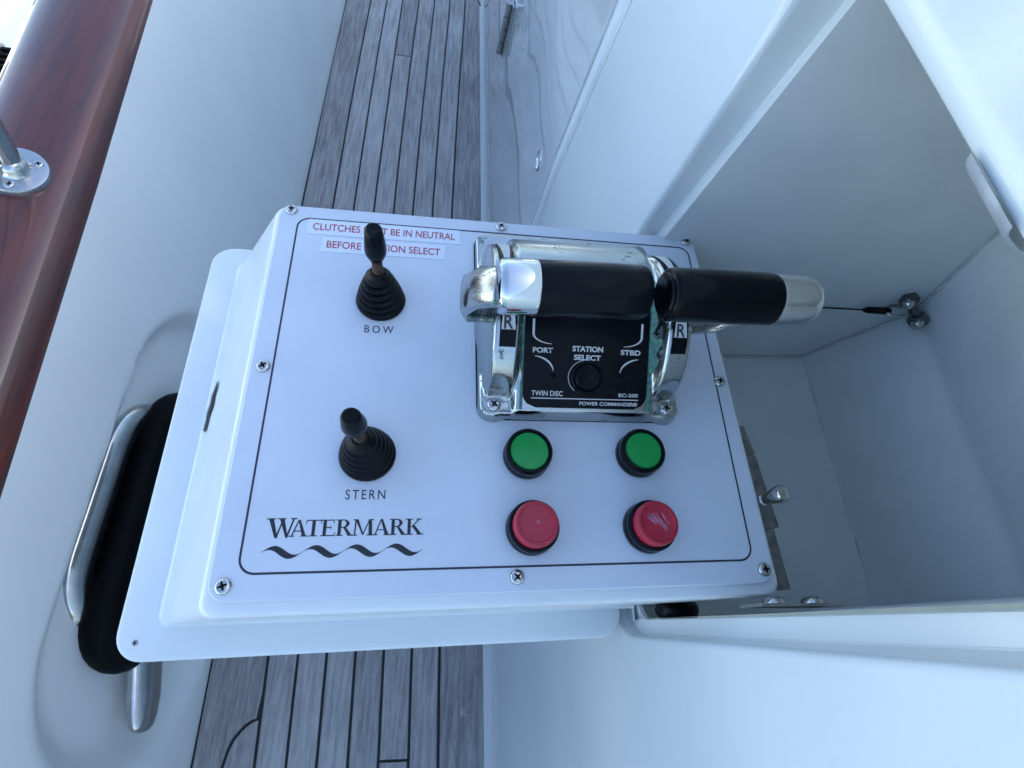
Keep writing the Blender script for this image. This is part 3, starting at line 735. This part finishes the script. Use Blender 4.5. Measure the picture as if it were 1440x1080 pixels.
button(165.3, 71.9, 'g', 'left green push button, directly above a red one', M_green, 'flush')
button(239.8, 73.0, 'g', 'right green push button, nearest the locker side', M_green, 'flush')
b3 = button(165.6, 26.8, 'r', 'left red push button with a tiny chip in its cap', M_redp, 'raised')
b4 = button(238.6, 26.3, 'r', 'right red push button with a pale scuffed cap', M_redp, 'raised')
mb = MB(); mb.lathe((1, 1, 17.5), (0, 0, 1), [(1.1, 0), (.9, .4), (.2, .5)], 7); mb.build('chip', M_scuff, b3)
random.seed(3)
for sg in range(9):                            # scrapes on the right red cap
    mb = MB(); x0 = -6 + sg * 1.15; L_ = random.uniform(3, 9); yy = random.uniform(2, 6); pts = []
    for k in range(7):
        t = k / 6; pts.append((x0 + 3.4 * t + random.uniform(-.3, .3), yy - L_ * t, .3 + random.uniform(.1, .65) * sin(pi * t)))
    mb.loft([[(x - w, y, 17.62 + sg * .006), (x + w, y, 17.62 + sg * .006)] for x, y, w in pts], False, False, closed=False)
    mb.build('scratch', M_scuff, b4, smooth=False)

# ------------------------------------------------------------------ twin-lever throttle control
CX, CY = 203, 97
tc_ = thing('throttle_control', 'chromed twin lever throttle head with black grips bolted to the panel', 'throttle', P2B(CX, CY, 0), DL)
def smax(a, b, k=5):
    h = max(0, min(1, .5 + .5 * (a - b) / k)); return b + (a - b) * h + k * h * (1 - h)
def dome(y):
    pts = [(-10, 5.4), (0, 11), (53, 40.7), (66, 46.8), (78, 50), (90, 51), (102, 48), (114, 41), (126, 30), (136, 15), (143, 0), (160, -40)]
    for (a, b), (c, d_) in zip(pts, pts[1:]):
        if y <= c:
            t = (y - a) / (c - a); return b + (d_ - b) * t
    return -40
def dome_s(y):
    if y < 58: return 11 + .56 * y
    return sum(dome(y + q) for q in (-6, -3, 0, 3, 6)) / 5
def head_z(u, y):
    # foot flange
    q = abs(u) - 61.5; p = max(abs(y - 74) - 67.5, 0)
    dfl = hypot(max(q, 0), p) - 7
    fl = 8 * (1 - sst(-1.5, .4, dfl)) - 8 * sst(-.5, 3, dfl)
    lip = .0
    dm = dome_s(y) - 40 * sst(43.5, 56, abs(u)) ** 1.3 - (20 * sst(2, -4, y))
    hub_r = 1 - ((y - 68) / 59) ** 2
    hb = (-6 + 66 * sqrt(max(hub_r, 0))) - 70 * sst(61, 69, abs(u)) ** 2 - 22 * sst(49, 42, abs(u)) - (60 if hub_r <= 0 else 0)
    z = smax(dm, hb, 6)
    z = smax(z, fl, 5 if dfl < 0 else .1)
    if dfl > 0: z = min(z, max(z - 30 * sst(0, 3, dfl), -2))
    for s_ in (-1, 1):                        # hollows round the fixing screws
        r = hypot(u - s_ * 58.5, y - 6.5)
        z = z - (z - 8.5) * (1 - sst(5.2, 11.5, r))
    return z
mb = MB(); NX, NY = 150, 160
for i in range(NX + 1):
    for j in range(NY + 1):
        u = -70 + 140 * i / NX; y = -4 + 158 * j / NY
        mb.v.append((u, y, head_z(u, y)))
for i in range(NX):
    for j in range(NY):
        a = i * (NY + 1) + j; q = (a, a + NY + 1, a + NY + 2, a + 1)
        if max(mb.v[p][2] for p in q) < -.5: continue
        mb.f.append(q)
mb.build('head_casting', M_corr, tc_, angle=180)
mb = MB(); mb.loft([rrect(-69, 69, -.8, 150, 9, .02), rrect(-69, 69, -.8, 150, 9, 1.0)]); mb.build('gasket', M_rubber, tc_)
def drape(name, outline, m, lift, nx=14, parent=None, fz=None, th=0):
    """a thin sheet following the casting; outline(t) -> (u0,u1) at y"""
    mb = MB(); loops = []
    for y, u0, u1 in outline:
        loops.append([(u0 + (u1 - u0) * k / nx, y, (fz or head_z)(u0 + (u1 - u0) * k / nx, y) + lift) for k in range(nx + 1)])
    mb.loft(loops, False, False, closed=False); return mb.build(name, m, parent or tc_, angle=60)
# black face plate, following the slope
out = []
for k in range(40):
    y = 3 + 80 * k / 39; yy = (y - 3); r = 9
    w = 41.5 if yy > r else 41.5 - (r - sqrt(max(0, r * r - (r - yy) ** 2)))
    out.append((y, -w, w))
fp = drape('face_plate', out, M_plastic, 1.0, 10, fz=lambda u, y: 11 + .56 * y if y < 58 else dome_s(y))
ang = atan(.56); FPM = Matrix.Translation((0, 0, 11)) @ Matrix.Rotation(ang, 4, 'X')
def F(u, s_): return FPM @ Matrix.Translation((u, s_, 1.0))
for s_, u, v_, h, wd, b in (('STATION', 0, 42.3, 3.6, 20.4, .035), ('SELECT', 0, 36.8, 3.5, 18, .035), ('PORT', -29.5, 40.5, 3.4, 13, .035), ('STBD', 29, 41.1, 3.4, 13.6, .035),
                         ('TWIN DISC', -25.5, 13.2, 3.3, 20.5, .015), ('EC-200', 28.9, 13.2, 2.3, 13.2, .02), ('POWER COMMANDER\u00ae', 15.7, 7.3, 2.5, 39.4, .02)):
    t = text('lettering', s_, h, M_white, fp, F(u, v_), .12, bold=b)
    xs = [v.co.x for v in t.data.vertices]; k = wd * S / (max(xs) - min(xs)); c = (max(xs) + min(xs)) / 2
    for v in t.data.vertices: v.co.x = c + (v.co.x - c) * k
def fmesh(pairs, name, m, lift=.15):
    mb = MB(); mb.loft([[tuple(F(a[0], a[1]) @ Vector((0, 0, lift))), tuple(F(b[0], b[1]) @ Vector((0, 0, lift)))] for a, b in pairs], False, False, closed=False)
    mb.build(name, m, fp, smooth=False)
fmesh([((-36, 9.7), (-36, 10.3)), ((35.8, 9.9), (35.8, 10.5))], 'rule_line', M_white)
for s_ in (-1, 1):
    o = []; nn = 12
    for k in range(nn + 1):                    # big upper bracket
        t = k / nn
        if t < .45: p = (-36.8, 60 - 22 * t); 
        a_ = radians(180 + 90 * max(0, (t - .4) / .6)); cx_, cy_ = -24, 51
        p = (cx_ + 12.8 * cos(a_), cy_ + 6.5 * sin(a_)) if t >= .4 else (-36.8, 60 - 9 * t / .4)
        w = 1.5 * (1 - .75 * max(0, (t - .4) / .6))
        q = (cx_ + (12.8 - w) * cos(a_), cy_ + (6.5 - w * .9) * sin(a_)) if t >= .4 else (-36.8 + w, 60 - 9 * t / .4)
        o.append(((p[0] * -s_, p[1]), (q[0] * -s_, q[1])))
    fmesh(o, 'bracket_line', M_white)
    o = []
    for k in range(nn + 1):                    # small lower curve pointing at the lamp
        t = k / nn; a_ = radians(90 - 90 * t); cx_, cy_ = -34.5, 27.5
        r1, r2 = 12.4, 9.4; w = .35 + .8 * sin(pi * t)
        o.append(((-s_ * (cx_ + r1 * cos(a_)), cy_ + r2 * sin(a_)), (-s_ * (cx_ + (r1 - w) * cos(a_)), cy_ + (r2 - w) * sin(a_))))
    fmesh(o, 'pointer_line', M_white)
    p = F(s_ * 22.6, 24.6) @ Vector((0, 0, 0)); nrm = FPM.to_3x3() @ Vector((0, 0, 1))
    mb = MB(); mb.lathe(tuple(p), tuple(nrm), [(1.8, -.5), (1.8, .5), (1.3, .9), (.1, 1)], 16); mb.build('indicator_lamp', M_grip, fp)
p = F(.2, 24) @ Vector((0, 0, 0))
mb = MB(); mb.lathe(tuple(p), tuple(nrm), [(10.6, -.5), (10.6, .8), (10, 1.3), (9.2, 1.3), (8.7, .4), (8.5, .3), (8.3, 2.2), (7.6, 2.8), (4, 2.5), (.1, 2.4)], 44); mb.build('select_button', M_grip, fp)
mb = MB(); o = []
for k in range(19):
    a_ = radians(100 + 130 * k / 18); w = .35
    o.append(((.2 + 12.6 * cos(a_), 24 + 11.4 * sin(a_)), (.2 + (12.6 - w) * cos(a_), 24 + (11.4 - w) * sin(a_))))
fmesh(o, 'button_outline', M_white)
# green corrosion creeping along both edges of the face plate
for s_, wmax in ((1, 5.6), (-1, 2.0)):
    out = []
    for k in range(46):
        y = 2 + 78 * k / 45; w = wmax * (.55 + .6 * noise.noise(Vector((y * .12, s_ * 3, 0)))) + .4
        a, b = 41.2, 41.6 + max(.5, w)
        out.append((y, min(s_ * a, s_ * b), max(s_ * a, s_ * b)))
    drape('corrosion_streak', out, M_verd, .35, 3)
# F-N-R quadrant strips on the hubs
for s_ in (-1, 1):
    uc = -54.5 if s_ < 0 else 55.0
    out = [(y, uc - 5, uc + 5) for y in [29 + 82 * k / 40 for k in range(41)]]
    fq = drape('quadrant_strip', out, M_plastic, .45, 6)
    out = []
    for k in range(30):
        y = 37 + 70 * k / 29; w = 4.3 - 1.1 * min(1, (y - 37) / 12) - 1.6 * sst(85, 107, y) * 0
        if y > 78: w = 1.2 + 3.0 * (y - 78) / 29
        out.append((y, uc - w, uc + w))
    drape('quadrant_mark', out, M_white, .75, 6, parent=fq)
    y_ = 40; z_ = head_z(uc, y_); sl_ = (head_z(uc, y_ + 4) - head_z(uc, y_ - 4)) / 8
    Mx = Matrix.Translation((uc, y_ + .5, z_ + .95)) @ Matrix.Rotation(atan(sl_), 4, 'X')
    t = text('lettering', 'R', 7.0, M_ink, fq, Matrix.Translation((uc, y_ + .6, 0)), 0, bold=.015)
    for v in t.data.vertices: v.co.z = (head_z(v.co.x / S, v.co.y / S) + 1.15) * S
    # fixing screw
for s_ in (-1, 1): screw(tc_, (s_ * 58.5, 6.5, 8.5), 4.5, 2.2, .3 + s_)
# levers
def lever(side, path, collar, grip, r, label):
    lv = bpy.data.objects.new('lever', None); COL.objects.link(lv); lv.parent = tc_; lv['label'] = label
    mb = MB(); loops = []
    for i, (p, w, t_) in enumerate(path):
        p = Vector(p); d_ = (Vector(path[min(i + 1, len(path) - 1)][0]) - Vector(path[max(i - 1, 0)][0])).normalized()
        side_v = Vector((0, 1, 0)); side_v = (side_v - d_ * side_v.dot(d_)).normalized(); nv = d_.cross(side_v)
        lp = []
        for k in range(20):
            a = 2 * pi * k / 20; cx_ = abs(cos(a)) ** .7 * (1 if cos(a) > 0 else -1); sx_ = abs(sin(a)) ** .7 * (1 if sin(a) > 0 else -1)
            lp.append(p + side_v * w * cx_ + nv * t_ * sx_)
        loops.append(lp)
    mb.loft(loops); mb.build('lever_arm', M_corr, lv)
    mb = MB(); mb.lathe(collar[0], collar[1], collar[2], 44); mb.build('collar', M_chrome, lv)
    mb = MB(); mb.lathe(grip[0], grip[1], grip[2], 44); mb.build('grip', M_grip, lv)
    return lv
# handle centre line: y=25 (122-97), z about 110
ZG = 110; r = 13.6
lever(-1, [((-66, 66, 36), 14, 4), ((-73, 62, 42), 13.5, 3.5), ((-80, 52, 56), 12.5, 3), ((-82, 42, 76), 11.5, 3), ((-77, 32, 97), 11, 3.6), ((-67, 25, 109), 10.5, 5)],
      ((-71, 24, ZG), (1, .02, 0), [(.3, .3), (9, .5), (12.2, 1.2), (r - .3, 2.8), (r, 5), (r, 19), (r - .4, 20.2)]),
      ((-51.5, 24.4, ZG), (1, .02, 0), [(r - .8, 0), (r - .2, .6), (r, 2), (r + .2, 40), (r, 53.5), (r - .8, 55.6), (r - 2.4, 56.6), (.3, 56.9)]), r, 'left lever, its chrome collar on the outer left end')
lever(1, [((66, 66, 36), 15, 4), ((74, 62, 42), 15, 4), ((84, 54, 56), 13, 3.5), ((91, 46, 76), 11, 3.5), ((93, 34, 97), 9.5, 4.5), ((89, 27, 106), 9, 6)],
      ((75.4, 26.3, ZG), (1, .02, 0), [(r - .2, -1), (r, 0), (r, 4), (r - .1, 10), (r - .3, 15), (r - .8, 19.6), (r - 1.8, 21.6), (r - 3.6, 22.4), (.3, 22.6)]),
      ((14.5, 25.2, ZG), (1, .02, 0), [(.3, .2), (r - 3.6, 0), (r - 3, .3), (r - 2.4, 1.4), (r - 1.2, 1.8), (r - .3, 2.8), (r, 5), (r + .2, 20), (r + .1, 58), (r - .4, 60)]), r, 'right lever, its chrome collar on the outer right end')
